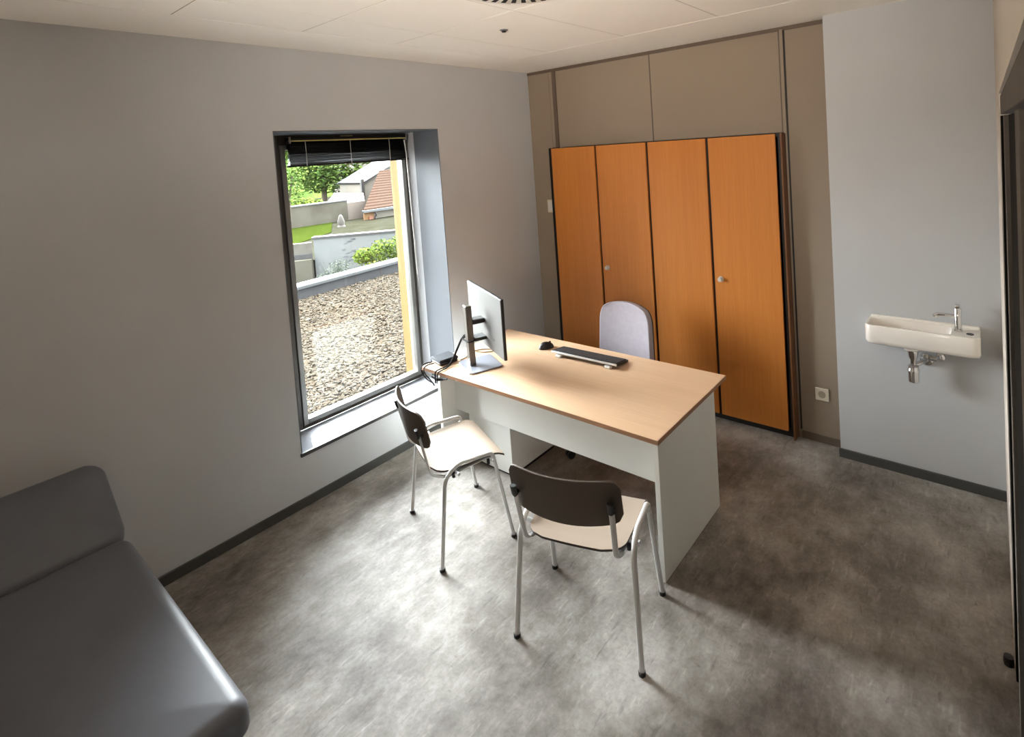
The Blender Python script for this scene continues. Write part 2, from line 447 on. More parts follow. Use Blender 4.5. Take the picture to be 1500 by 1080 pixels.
# ------------------------------------------------------------------ window
win = bpy.data.objects.new('window_1', None); C.objects.link(win)
struct(win, 'tall window with dark frame looking onto a gravel roof', 'window')
fx0, fx1 = WD-.07, WD+.002
m = MB()
m.box(fx0, fx1, wa2-.06, wa2+.05, ws2, wt); m.box(fx0, fx1, wb2-.035, wb2+.02, ws2, wt)
m.box(fx0, fx1, wa2+.05, wb2-.035, wt-.075, wt); m.box(fx0, fx1, wa2+.05, wb2-.035, ws2, ws2+.028)
m.build('window_frame', 'frame', win, .004)
m = MB()
sx0, sx1 = WD-.06, WD+.012
ya, yb, za, zb = wa2+.052, wb2-.037, ws2+.03, wt-.077
t = .034
m.box(sx0, sx1, ya, ya+t, za, zb); m.box(sx0, sx1, yb-t, yb, za, zb)
m.box(sx0, sx1, ya+t, yb-t, zb-t, zb); m.box(sx0, sx1, ya+t, yb-t, za, za+t)
m.build('window_sash', 'framelight', win, .004)
MB().box(WD-.035, WD-.029, ya+t-.004, yb-t+.004, za+t-.004, zb-t+.004).build('window_pane', 'glass', win, smooth=False)
tag(MB().box(WD+.0025, WD+.006, -1.694, -1.594, 2.336, 2.362).build('frame_label', 'brass', bevel=.001),
    'small pale yellow sticker at the top of the window frame', 'sticker')
# sill
m = MB(); m.prism([(WD+.003, wa2, ws2), (0.0, wa, ws), (0.0, wb, ws), (WD+.003, wb2, ws2)], (0, 0, -.02))
sl = struct(m.build('trim_8', 'sill', smooth=False), 'glossy pale grey window sill', 'window sill')
struct(MB().box(-.004, .012, wa-.012, wb+.012, ws-.022, ws+.001).build('trim_9', 'sillfront', bevel=.002), 'dark front edge of the window sill', 'window sill')

# ------------------------------------------------------------------ raised venetian blind
bl = thing('venetian_blind', 'black venetian blind pulled up to the top of the window', 'blind', (-.38, 0, 0))
y0, y1 = -2.115, -1.15
MB().box(-.022, .022, y0, y1, 2.325, 2.352).build('headrail', 'blind', bl, .002)
MB().box(.0225, .0245, y0, y1-.01, 2.322, 2.331).build('rail_edge', 'brass', bl)
for k in range(15):
    z = 2.312-.0107*k+random.uniform(-.001, .001)
    ph, am, tl = random.uniform(0, 6), random.uniform(.001, .0035)*(1 if k > 6 else .3), random.uniform(.50, .75)
    def fn(u, v, z=z, ph=ph, am=am, tl=tl):
        y = y0+.005+(y1-y0-.01)*u
        x = -.022+.044*v
        return ((x, y, z-tl*.9*x+am*math.sin(u*8+ph)+.003*(1-(2*v-1)**2)), (tl, 0, 1))
    MB().grid(fn, 16, 4, .0012).build('slat', 'blind', bl)
MB().box(-.024, .024, y0, y1, 2.145, 2.160).build('bottom_rail', 'blind', bl, .002)
for y in (-2.0, -1.66, -1.325):
    MB().tube([(.027, y, 2.33), (.028, y, 2.25), (.027, y, 2.15)], .0025, 6).build('lift_cord', 'cord', bl)
for y in (y0+.004, y1-.012):
    MB().box(-.026, .028, y, y+.012, 2.31, 2.356).build('end_bracket', 'steel', bl, .001)
MB().tube([(.034, -1.188, 2.31), (.04, -1.18, 2.2), (.043, -1.163, 1.18)], .0055, 10).build('tilt_wand', 'whiteplastic', bl)
MB().tube(smoothpath([(.03, -1.172, 2.31), (.03, -1.170, 1.8), (.034, -1.157, 1.2), (.04, -1.12, .55)], 6), .0018, 6).build('pull_cord', 'cord', bl)

# ------------------------------------------------------------------ cabinets
cx = [.296, .789, 1.295, 1.8085, 2.313]
yf = -.080
def cabinet(xa, xm, xb, label, outer):
    t = thing('cabinet', label, 'cabinet', ((xa+xb)/2, 0, 0), 0, 'wooden wall cabinets')
    ox = (xa+xb)/2
    L, R = xa-(.032 if outer == 'L' else .0)-ox, xb+(.030 if outer == 'R' else -.001)-ox
    m = MB()
    m.box(L, R, yf+.02, .40, .056, .076); m.box(L, R, yf+.02, .40, 2.14, 2.164)
    m.box(L, L+.02, yf+.019, .40, .076, 2.14); m.box(R-.02, R, yf+.019, .40, .076, 2.14)
    m.box(L+.02, R-.02, .385, .40, .076, 2.14); m.box(xm-.012-ox, xm+.012-ox, yf+.02, .385, .076, 2.14)
    m.build('carcass', 'black', t)
    MB().box(L, R, yf+.045, .38, 0, .056).build('plinth', 'black', t)
    for k, (p, q) in enumerate(((xa, xm), (xm, xb))):
        g0 = .008 if (k == 1 or outer == 'R') else 0; g1 = .008 if (k == 0 or outer == 'L') else 0
        d = MB().box(p+.003+g0-ox, q-.003-g1-ox, yf, yf+.018, .058, 2.16).build('door', 'door', t, .0012)
        if k == 1:
            kn = MB().lathe([(.001, -.032), (.013, -.032), (.017, -.026), (.015, -.008), (.021, -.004), (.021, 0), (.001, 0)],
                            (p+.060-ox, yf, 1.105), 'Y', 18).build('lock_knob', 'whiteplastic', d)
    if outer == 'R':
        MB().box(R, R+.012, yf+.002, -.001, 0, 2.166).build('side_panel', 'sidewood', t, .001)
    else:
        MB().box(L-.002, L, yf+.01, -.001, 0, 2.164).build('side_panel', 'black', t)
    return t
cabinet(cx[0], cx[1], cx[2], 'tall orange-wood cabinet on the left, nearer the window wall, behind the office chair', 'L')
cabinet(cx[2], cx[3], cx[4], 'tall orange-wood cabinet on the right, nearer the wall socket', 'R')

# socket and switch on the back wall
s = thing('wall_socket', 'ivory wall socket low on the taupe panel beside the cabinets', 'socket', (2.525, 0, .345))
MB().box(-.043, .043, -.011, .0, -.043, .043).build('socket_plate', 'socket', s, .003)
MB().lathe([(.024, -.0115), (.021, -.0115), (.019, -.004), (.001, -.004), (.001, 0), (.024, 0)], axis='Y', seg=24).build('socket_well', 'socketwell', s)
s = thing('light_switch', 'small white switch on the narrow panel left of the cabinets', 'switch', (.197, 0, 1.62))
MB().box(-.043, .043, -.012, 0, -.06, .06).build('switch_plate', 'socket', s, .003)
MB().box(-.03, .03, -.017, -.011, -.045, .045).build('rocker', 'whiteplastic', s, .003)

# ------------------------------------------------------------------ desk
DZ = .72
dk = thing('desk', 'white desk with a pale oak top in the middle of the room', 'desk', (1.26, -1.3, 0))
def P(m): # world coords -> desk local
    m.v = [(x-1.26, y+1.3, z) for x, y, z in m.v]; return m
P(MB().box(.351, 2.184, -1.681, -.83, DZ-.0235, DZ)).build('tabletop', 'desktop', dk, .0015)
m = MB()
m.box(.3495, 2.1855, -1.6825, -1.681, DZ-.023, DZ-.001); m.box(2.184, 2.1855, -1.681, -.83, DZ-.023, DZ-.001)
m.box(.3495, 2.1855, -.83, -.8285, DZ-.023, DZ-.001); m.box(.3495, .351, -1.681, -.83, DZ-.023, DZ-.001)
P(m).build('edge_band', 'deskedge', dk, smooth=False)
P(MB().box(2.153, 2.181, -1.678, -1.005, .004, DZ-.024)).build('side_panel', 'white', dk, .0015)
P(MB().box(.405, .433, -1.60, -1.0, .004, DZ-.024)).build('side_panel', 'white', dk, .0015)
P(MB().box(.433, 2.153, -1.475, -1.457, .352, DZ-.024)).build('modesty_panel', 'white', dk, .001)
P(MB().box(2.156, 2.178, -1.67, -1.01, 0, .004)).build('glide', 'blackplastic', dk)
P(MB().box(.408, .43, -1.59, -1.01, 0, .004)).build('glide', 'blackplastic', dk)
pd = thing('drawer_pedestal', 'white drawer pedestal standing under the window end of the desk', 'pedestal', (.738, -1.22, 0))
MB().box(-.20, .20, -.235, .20, .02, .62).build('pedestal_body', 'white', pd, .002)
for k in range(3):
    d = MB().box(-.198, .198, .20, .218, .03+.195*k, .215+.195*k).build('drawer', 'white', pd, .002)
    MB().box(-.06, .06, .218, .228, .165+.195*k, .18+.195*k).build('handle', 'steel', d, .002)
m = MB(); m.box(-.195, .195, -.22, .19, 0, .02); m.build('pedestal_plinth', 'black', pd)

# ------------------------------------------------------------------ monitor
hd = Vector((.9158, -.4016, 0)); nn = Vector((.4016, .9158, 0))
rz = math.atan2(hd.y, hd.x)
S0 = Vector((.665, -1.49, DZ))
mo = thing('monitor', 'large silver-backed computer monitor turned away on the window end of the desk', 'monitor', S0, rz)
# local frame: x along the screen, y towards the user, z up
m = MB()
bp_ = []
for cx_, cy_, a0 in ((-.115+.03, -.075+.03, PI), (.15-.03, -.075+.03, 1.5*PI), (.15-.03, .16-.03, 0), (-.115+.03, .16-.03, .5*PI)):
    for k in range(7): bp_.append((cx_+.03*math.cos(a0+.5*PI*k/6), cy_+.03*math.sin(a0+.5*PI*k/6), .0005))
m.prism(bp_, (0, 0, .010)); m.build('stand_base', 'standbase', mo, .002, 2)
lean = .0
m = MB()
m.prism([(-.034, -.03, .011), (.034, -.03, .011), (.034, .012, .011), (-.034, .012, .011)], (-.012, -.004, .405))
m.build('stand_column', 'stand', mo, .006, 3)
py = .105; px0, px1, pz0, pz1 = -.318, .358, .120, .512
scr = MB().box(px0, px1, py-.012, py-.006, pz0+.002, pz1-.002).build('display_housing', 'silverplastic', mo, .003, 2)
MB().box(px0, px1, py-.006, py+.010, pz0, pz1).build('bezel', 'blackplastic', mo, .002)
MB().box(px0+.008, px1-.008, py+.0095, py+.0108, pz0+.02, pz1-.008).build('screen', 'screen', mo, smooth=False)
m = MB(); m.box(-.05, .03, .008, py-.0115, .285, .318); m.build('upper_bracket', 'blackplastic', mo, .006)
m = MB(); m.box(-.05, .05, .008, py-.0115, .175, .197); m.build('lower_bracket', 'blackplastic', mo, .006)
# light upright mark on the back
m = MB(); m.prism([(-.095, py-.0126, .43), (-.073, py-.0126, .43), (-.066, py-.0126, .468), (-.082, py-.0126, .475)], (0, .0008, 0))
m.build('logo_mark', 'whiteplastic', mo, smooth=False)
MB().lathe([(.001, -.0135), (.008, -.0135), (.008, -.011), (.001, -.011)], (.19, py, .21), 'Y', 12).build('lock_slot', 'blackplastic', mo)

# cable tied to the stand, running to the hub and over the desk edge
def w(x, y, z): return (x, y, z)
cb = MB()
cb.tube(smoothpath([(.60, -1.475, .905), (.572, -1.49, .90), (.55, -1.525, .83), (.535, -1.575, .745), (.525, -1.62, .728), (.522, -1.66, .728), (.52, -1.694, .722), (.522, -1.702, .69), (.525, -1.705, .65)], 8), .0048, 8)
cb.tube(smoothpath([(.605, -1.468, .912), (.572, -1.48, .907), (.545, -1.51, .83), (.53, -1.555, .747), (.545, -1.615, .729), (.55, -1.66, .728), (.548, -1.694, .722), (.545, -1.702, .69), (.54, -1.705, .65)], 8), .0042, 8)
tag(cb.build('monitor_cable', 'cable'), 'pair of black cables tied to the monitor stand and hanging over the desk edge', 'cable')
m = MB(); m.tube(smoothpath([(.612, -1.524, .905), (.65, -1.532, .905), (.70, -1.545, .905), (.712, -1.51, .905), (.68, -1.465, .905), (.63, -1.45, .905), (.597, -1.487, .905), (.612, -1.524, .905)], 6), .005, 8)
tag(m.build('cable_tie', 'cable'), 'black strap wrapped round the monitor stand column', 'cable tie')
m = MB()
m.tube(smoothpath([(.38, -1.615, .732), (.36, -1.655, .733), (.372, -1.70, .722), (.40, -1.712, .69), (.45, -1.712, .66), (.50, -1.71, .648), (.51, -1.705, .63)], 8), .0045, 8)
m.tube(smoothpath([(.41, -1.62, .732), (.395, -1.66, .733), (.40, -1.698, .722), (.425, -1.71, .695), (.47, -1.71, .668), (.505, -1.715, .655)], 8), .0042, 8)
tag(m.build('hub_cable', 'cable'), 'loop of dark cables hanging off the desk corner below the hub', 'cable')
m = MB(); m.prism([(.47, -1.6835, .672), (.53, -1.6835, .658), (.63, -1.6835, .690), (.63, -1.6835, .697), (.53, -1.6835, .682), (.47, -1.6835, .690)], (0, -.012, 0))
tag(m.build('cable_tray', 'blackplastic', bevel=.002), 'small black cable clip under the front corner of the desk', 'cable clip')
m = MB(); m.tube(smoothpath([(.515, -1.475, .7242), (.51, -1.42, .7242), (.47, -1.35, .7242), (.49, -1.27, .7242), (.56, -1.225, .7242), (.60, -1.245, .7245), (.56, -1.29, .7245), (.51, -1.32, .728)], 8), .0035, 8)
tag(m.build('loose_cable', 'greycable'), 'thin cable looped on the desk behind the monitor stand', 'cable')

hb = thing('docking_hub', 'dark grey rounded docking hub on the window corner of the desk', 'hub', (.425, -1.54, DZ), math.radians(-12))
MB().box(-.068, .068, -.068, .068, .001, .022).build('hub_base', 'blackplastic', hb, .02, 3)
MB().box(-.072, .072, -.072, .072, .018, .040).build('hub_cover', 'greyplastic', hb, .012, 3)

# ------------------------------------------------------------------ keyboard and mouse
kb = thing('keyboard', 'black keyboard with white rear edge lying on the desk', 'keyboard', (1.295, -1.015, DZ), math.radians(1.5))
L2, D2 = .27, .068
tilt = Matrix.Rotation(math.radians(-8), 4, 'X')
def kt(m): m.v = [tuple(tilt @ Vector(p) + Vector((0, 0, .021))) for p in m.v]; return m
kt(MB().box(-L2, L2, -D2, D2, -.009, .006)).build('key_deck', 'blackplastic', kb, .003, 2)
kt(MB().box(-L2+.004, L2-.004, -D2-.012, -D2, -.008, .004)).build('rear_edge', 'whiteplastic', kb, .003, 2)
m = MB()
for r in range(6):
    yk = D2-.018-r*.0205
    n = 22; wk = (2*L2-.02)/n
    for k in range(n):
        x = -L2+.01+wk*k
        m.box(x+.001, x+wk-.001, yk-.0085, yk+.0085, .0055, .0105)
kt(m).build('keys', 'keyplastic', kb, .0012, 1)
for x in (-.20, .20):
    m = MB(); m.box(x-.022, x+.022, -D2-.016, -D2+.012, .0, .018); m.lathe([(.001, -.022), (.007, -.022), (.007, .022), (.001, .022)], (x, -D2-.016, .007), 'X', 12)
    m.build('flip_foot', 'whiteplastic', kb, .003, 2)
ms = thing('mouse', 'black wireless mouse on the desk beside the keyboard', 'mouse', (.905, -1.005, DZ), math.radians(-28))
m = MB()
def msh(u, v):
    a = 2*PI*u; r = math.sin(PI/2*v) if v < 1 else 1
    return None
prof = []
seg = 20; rings = 8; vs = []
for j in range(rings+1):
    t = j/rings; el = t*PI/2
    for k in range(seg):
        a = 2*PI*k/seg
        vs.append((.036*math.cos(a)*math.cos(el*.999), .058*math.sin(a)*math.cos(el*.999), .001+.046*math.sin(el)*(1-.12*math.sin(a)*math.cos(el))))
fs = [(j*seg+k, j*seg+(k+1) % seg, (j+1)*seg+(k+1) % seg, (j+1)*seg+k) for j in range(rings) for k in range(seg)] + [tuple(range(seg))[::-1]]
m.add(vs, fs); mb = m.build('mouse_shell', 'blackplastic', ms)
MB().lathe([(.001, -.003), (.008, -.003), (.008, .003), (.001, .003)], (0, .03, .0385), 'X', 14).build('scroll_wheel', 'greyplastic', ms)

# ------------------------------------------------------------------ visitor chairs
def make_chair(label):
    t = thing('visitor_chair', label, 'chair', (0, 0, 0), 0, 'visitor chairs at the desk')
    # frame sides: rear leg, arched side rail, front leg
    for s in (-1, 1):
        path = bend([(s*.285, -.205, .012), (s*.262, -.150, .455), (s*.258, -.085, .513), (s*.256, .125, .505), (s*.28, .208, .012)],
                    [.10, .12, .035], 8)
        k = max(range(len(path)), key=lambda i: path[i].z)
        cut1 = next(i for i, p in enumerate(path) if p.z > .40)
        cut2 = len(path)-1-next(i for i, p in enumerate(path[::-1]) if p.z > .42)
        MB().tube(path[:cut1+1], .0130, 12, .0098, (1, 0, 0)).build('leg', 'alu', t)
        MB().tube(path[cut1:cut2+1], .0130, 12, .0098, (1, 0, 0)).build('side_rail', 'alu', t)
        MB().tube(path[cut2:], .0130, 12, .0098, (1, 0, 0)).build('leg', 'alu', t)
        for p in (path[0], path[-1]):
            MB().tube([(p.x, p.y, .001), (p.x, p.y, .016)], .0155, 12).build('foot_cap', 'blackplastic', t)
        # back upright curving under the seat
        up = bend([(s*.215, -.254, .705), (s*.205, -.205, .475), (s*.205, -.13, .437), (s*.205, .14, .462)], [.07, .07], 8)
        MB().tube(up, .013, 12, .007, (1, 0, 0)).build('back_upright', 'alu', t)
        for yy in (-.075, .125):
            MB().tube([(s*.20, yy, .447), (s*.272, yy, .462)], .008, 8).build('cross_strut', 'alu', t)
            MB().tube([(s*.225, yy-.015, .43), (s*.225, yy-.015, .455)], .009, 8).build('buffer', 'blackplastic', t)
    # seat: thin moulded ply, rounded rear corners, waterfall front
    def rim(u):
        """half width at depth v and outline: superellipse rear"""
        return u
    def seatfn(u, v):
        y = -.195+.40*v
        hw = .232 if y > 0 else .232-.012*(-y/.195)
        # rounded rear corners
        if y < -.115:
            q = (-.115-y)/.08; hw -= .085*(1-math.sqrt(max(0, 1-min(1, q)**2)))
        x = hw*(2*u-1)
        xx = x/.232
        yy = y+.012*(xx*xx)*(1-v)
        z = .472+.010*v-.012*(1-xx*xx)*(1-abs(2*v-1)**2) + .008*max(0, -y-.12)/.08
        if y > .12: z -= .030*((y-.12)/.085)**2
        return ((x, yy, z), (0, 0, 1))
    def off(fn, d):
        return lambda u, v: ((Vector(fn(u, v)[0])+Vector((0, 0, d))), fn(u, v)[1])
    MB().grid(off(seatfn, .0042), 20, 22, .0016).build('seat', 'seat', t)
    MB().grid(off(seatfn, -.0012), 20, 22, .009).build('seat_core', 'seatedge', t)
    # backrest: curved taupe ply with rounded corners
    def backfn(u, v):
        a = 2*u-1
        hh = .098
        # corner rounding
        e = abs(a)
        if e > .8:
            q = (e-.8)/.2; hh -= .042*(1-math.sqrt(max(0, 1-q*q)))
        zc = .730
        z = zc+hh*(2*v-1)
        bow = .058*(1-a*a)
        z -= (1-v)*.018*(1-a*a)
        x = .250*a
        y = -.218-.19*(z-zc)-bow
        return ((x, y, z), Vector((-.46*a, 1, .19)).normalized())
    MB().grid(backfn, 28, 12, .010).build('backrest', 'backrest', t, .002, 2)
    for s in (-1, 1):
        MB().tube([(s*.214, -.262, .70), (s*.214, -.232, .702)], .010, 10).build('bolt', 'blackplastic', t)
        MB().tube([(s*.2145, -.257, .70), (s*.216, -.268, .745)], .0155, 10, .009, (1, 0, 0)).build('upright_cap', 'blackplastic', t)
    return t
ch = make_chair('visitor chair by the window with taupe back, at the left end of the desk front')
ch.location = (.982, -1.9415, 0); ch.rotation_euler.z = math.radians(-20.5)
ch2 = copy_tree(ch)
ch2.location = (1.9845, -2.017, 0); ch2.rotation_euler.z = math.radians(16)
ch2['label'] = 'visitor chair nearest the camera, seen from behind at the right end of the desk'

# ------------------------------------------------------------------ office chair behind the desk
oc = thing('office_chair', 'swivel office chair with lilac-grey backrest behind the desk', 'chair', (1.27, -.74, 0))
def ocback(u, v):
    a = 2*u-1; z = .50+.445*v
    hw = .235-.018*v
    if v > .72:
        q = (v-.72)/.28; hw -= .07*(1-math.sqrt(max(0, 1-q*q)))
    x = hw*a
    zt = z+.018*(1-a*a)*v
    y = .215+.03*(v-.3)+.05*(1-a*a)*.6
    return ((x, y, zt), Vector((-.3*a, -1, .05)).normalized())
MB().grid(ocback, 20, 22, .045).build('backrest', 'lilac', oc, .014, 3)
def shell(u, v):
    p, n = ocback(u, v); p = Vector(p)
    return ((p.x*1.02, p.y+.028, p.z-.004*v), n)
MB().grid(shell, 20, 22, .012).build('back_shell', 'blackplastic', oc, .003)
MB().grid(lambda u, v: ((.235*(2*u-1)*(1-.12*(abs(2*v-1)**4)), -.24+.44*v, .455-.02*(1-abs(2*u-1)**2)), (0, 0, 1)), 14, 14, .06).build('seat', 'lilac', oc, .02, 3)
MB().box(-.13, .13, -.12, .13, .385, .42).build('seat_mechanism', 'blackplastic', oc, .01)
m = MB(); m.tube(bend([(0, .05, .40), (0, .27, .42), (0, .30, .62)], .08), .03, 10, .012, (1, 0, 0)); m.build('back_stem', 'blackplastic', oc)
MB().lathe([(.03, .07), (.03, .20), (.016, .20), (.016, .39), (.001, .39)], seg=16).build('gas_column', 'steel', oc)
for k in range(5):
    a = math.radians(245+72*k)
    m = MB(); d = Vector((math.cos(a), math.sin(a), 0)); sd = Vector((-d.y, d.x, 0))
    m.tube([d*.02+Vector((0, 0, .10)), d*.18+Vector((0, 0, .09)), d*.36+Vector((0, 0, .07))], .02, 10, .013, sd)
    m.build('base_leg', 'steel', oc)
    c = d*.36; m = MB()
    for q in (-1, 1):
        o = c+sd*(.016*q)
        m.tube([o-sd*.009+Vector((0, 0, .029)), o+sd*.009+Vector((0, 0, .029))], .028, 14)
    m.tube([c+Vector((0, 0, .03)), c+Vector((0, 0, .072))], .008, 8)
    m.build('caster', 'blackplastic', oc)

# ------------------------------------------------------------------ washbasin
yw = -.113
wbs = thing('washbasin', 'small white wall-hung washbasin on the grey wall', 'washbasin', (3.135, yw, 0))
def round_rect(x0, x1, y0, y1, r, z, n=7, back=True):
    pts = []
    for cx_, cy_, a0 in ((x0+r, y0+r, PI), (x1-r, y0+r, 1.5*PI)):
        for k in range(n+1):
            a = a0+.5*PI*k/n; pts.append((cx_+r*math.cos(a), cy_+r*math.sin(a), z))
    pts.append((x1, y1, z)); pts.append((x0, y1, z))
    return pts
X0, X1, D = -.283, .283, .185
def ring(ins, r, z0, zb): # z varies linearly from front (z0) to back (zb)
    p = round_rect(X0+ins, X1-ins, -D+ins, -.0005, r, 0)
    return [(x, y, z0+(zb-z0)*(y+D)/D) for x, y, z in p]
def inner(ins, r, z, b=0.022, rightin=.13):
    pts = []
    x0, x1, y0_, y1_ = X0+ins, X1-rightin-ins*.3, -D+ins, -b-ins*.15
    for cx_, cy_, a0 in ((x0+r, y0_+r, PI), (x1-r, y0_+r, 1.5*PI), (x1-r, y1_-r, 0), (x0+r, y1_-r, .5*PI)):
        for k in range(5):
            a = a0+.5*PI*k/4; pts.append((cx_+r*math.cos(a), cy_+r*math.sin(a), z))
    return pts
m = MB()
rings = [ring(.03, .035, .862, .805), ring(.008, .045, .868, .81), ring(0, .045, .885, .83), ring(0, .045, .968, .972), ring(.004, .042, .974, .976)]
N = len(rings[0]); vs = [p for r_ in rings for p in r_]
fs = [tuple(range(N))[::-1]]
for i in range(len(rings)-1):
    fs += [(i*N+k, i*N+(k+1) % N, (i+1)*N+(k+1) % N, (i+1)*N+k) for k in range(N)]
m.add(vs, fs)
# bowl
ir = [inner(.014, .03, .974), inner(.020, .03, .966), inner(.045, .03, .915), inner(.062, .022, .905)]
NI = len(ir[0]); o = len(m.v); m.v += [p for r_ in ir for p in r_]
for i in range(len(ir)-1):
    m.f += [(o+i*NI+(k+1) % NI, o+i*NI+k, o+(i+1)*NI+k, o+(i+1)*NI+(k+1) % NI) for k in range(NI)]
m.f += [tuple(o+3*NI+k for k in range(NI))]
# rim faces between outer top loop and bowl loop (bridged by bmesh)
me = bpy.data.meshes.new('basin_body'); me.from_pydata([tuple(p) for p in m.v], [], m.f)
bm = bmesh.new(); bm.from_mesh(me); bm.verts.ensure_lookup_table()
top = (len(rings)-1)*N
e1 = [bm.edges.get((bm.verts[top+k], bm.verts[top+(k+1) % N])) for k in range(N)]
e2 = [bm.edges.get((bm.verts[o+k], bm.verts[o+(k+1) % NI])) for k in range(NI)]
bmesh.ops.bridge_loops(bm, edges=e1+e2)
bmesh.ops.recalc_face_normals(bm, faces=bm.faces[:])
bm.to_mesh(me); bm.free()
me.materials.append(M['ceramic'])
for p in me.polygons: p.use_smooth = True
me.set_sharp_from_angle(angle=math.radians(38))
bo = bpy.data.objects.new('basin_body', me); C.objects.link(bo); bo.parent = wbs
MB().box(X0+.012, X1-.004, -.024, -.0005, .972, .992).build('rear_upstand', 'ceramic', wbs, .006, 3)
MB().lathe([(.001, .907), (.02, .907), (.022, .9055), (.001, .9055)], (-.05, -.095, 0), seg=18).build('drain', 'chrome', wbs)
MB().lathe([(.001, -.002), (.018, -.002), (.018, .003), (.001, .003)], (.235, -.115, .974), seg=16).build('tap_hole_plug', 'blackplastic', wbs)
MB().box(-.085, -.01, -.14, -.04, .83, .86).build('drain_boss', 'ceramic', wbs, .012, 3)
tp = thing('tap', 'chrome single-lever tap standing on the washbasin rim', 'tap', (3.315, -.20, .9765))
MB().lathe([(.001, 0), (.022, 0), (.022, .006), (.018, .010), (.018, .128), (.014, .133), (.001, .134)], seg=20).build('tap_body', 'chrome', tp)
m = MB(); m.tube(bend([(0, 0, .083), (-.06, -.01, .088), (-.102, -.016, .088), (-.112, -.018, .074)], .02, 6), .014, 12, .011, (0, 1, 0)); m.build('spout', 'chrome', tp)
MB().box(-.012, .012, -.012, .03, .134, .148).build('lever', 'chrome', tp, .004, 2)
tr = thing('bottle_trap', 'chrome bottle trap and waste pipe hanging under the washbasin', 'drain trap', (3.092, -.21, 0))
MB().lathe([(.001, .638), (.026, .638), (.030, .642), (.030, .70), (.033, .702), (.033, .712), (.029, .718), (.029, .735), (.016, .745), (.016, .77), (.026, .79), (.03, .829), (.001, .829)], seg=22).build('trap_body', 'chrome', tr)
m = MB(); m.tube([(0, 0, .74), (.03, .03, .745), (.055, .075, .752), (.06, .0955, .752)], .014, 12); m.build('waste_pipe', 'chrome', tr)
MB().lathe([(.001, .0955), (.038, .0955), (.034, .085), (.016, .080), (.001, .080)], (.06, 0, .752), 'Y', 22).build('wall_rosette', 'chrome', tr)
vv = thing('stop_valve', 'small chrome stop valve under the washbasin beside the trap', 'valve', (3.222, yw, .778))
MB().lathe([(.001, 0), (.026, 0), (.022, -.012), (.011, -.016), (.011, -.06), (.001, -.06)], axis='Y', seg=18).build('valve_body', 'chrome', vv)
MB().lathe([(.001, -.03), (.016, -.03), (.016, .005), (.001, .005)], (-.02, -.05, 0), 'X', 14).build('valve_knob', 'chrome', vv)
MB().tube([(.0, -.05, 0), (.0, -.05, .028)], .006, 8).build('supply_tube', 'chrome', vv)

# ------------------------------------------------------------------ examination couch
ec = thing('examination_couch', 'charcoal vinyl examination couch with raised head end against the window wall', 'couch', (0, 0, 0))
yc0, yc1 = -3.97, -3.315
def pad(L, W, T, crown, name, mtx, arch=0, RD=.055):
    def outline(s):  # full closed pad via stacked rings
        pass
    m = MB(); n = 28; nv = 9
    ringsL = []
    def rr(ins, z, rad):
        pts = []
        x0, x1, y0_, y1_ = ins, L-ins, ins, W-ins; r = max(.012, rad-ins)
        for cx_, cy_, a0 in ((x0+r, y0_+r, PI), (x1-r, y0_+r, 1.5*PI), (x1-r, y1_-r, 0), (x0+r, y1_-r, .5*PI)):
            for k in range(9):
                a = a0+.5*PI*k/8; pts.append((cx_+r*math.cos(a), cy_+r*math.sin(a), z))
        return pts
    e = .05
    prof_ = [(.012, 0), (.003, .004), (0, .012)]
    for k in range(1, 7):
        a = PI/2*k/6
        prof_.append((e*(1-math.cos(a)), T-e+e*math.sin(a)))
    w2 = min(L, W)/2
    prof_ += [(w2*.35, T+crown*.6), (w2*.65, T+crown*.92), (w2*.9, T+crown)]
    rl = [rr(i_, z_, RD) for i_, z_ in prof_]
    if arch:
        rl = [[(x-arch*max(0, 1-x/(L*.55))*(1-((y-W/2)/(W/2))**2), y, z) for x, y, z in r_] for r_ in rl]
    NN = len(rl[0]); vs = [p for r_ in rl for p in r_]
    fs = [tuple(range(NN))[::-1]]
    for i in range(len(rl)-1):
        fs += [(i*NN+k, i*NN+(k+1) % NN, (i+1)*NN+(k+1) % NN, (i+1)*NN+k) for k in range(NN)]
    fs.append(tuple((len(rl)-1)*NN+k for k in range(NN)))
    m.add([mtx @ Vector(p) for p in vs], fs)
    return m.build(name, 'vinyl', ec, angle=60)
pad(1.285, yc1-yc0, .098, .010, 'seat_pad', Matrix.Translation((.435, yc0, .492)))
hm = Matrix.Translation((.425, yc0+.004, .515)) @ Matrix.Rotation(math.radians(33), 4, 'Y') @ Matrix.Translation((-.445, 0, 0))
pad(.445, yc1-yc0-.008, .09, .022, 'head_pad', hm, .022, .075)
m = MB()
for yy in (yc0+.06, yc1-.06):
    m.box(.10, 1.66, yy-.015, yy+.015, .455, .490)
m.box(1.60, 1.64, yc0+.06, yc1-.06, .458, .488); m.box(.44, .47, yc0+.06, yc1-.06, .458, .488)
m.build('under_frame', 'steel', ec, .003)
for xx, dx in ((1.62, .07), (.42, -.12)):
    for yy, dy in ((yc0+.05, -.02), (yc1-.055, .02)):
        m = MB(); m.tube([(xx, yy, .47), (xx+dx, yy+dy, .012)], .014, 12); l = m.build('leg', 'steel', ec)
        MB().tube([(xx+dx, yy+dy, 0.001), (xx+dx, yy+dy, .02)], .018, 12).build('foot_cap', 'blackplastic', ec)
for yy in (yc0+.16, yc1-.16): MB().tube([(.44, yy, .48), (.22, yy, .56)], .010, 8).build('head_strut', 'steel', ec)

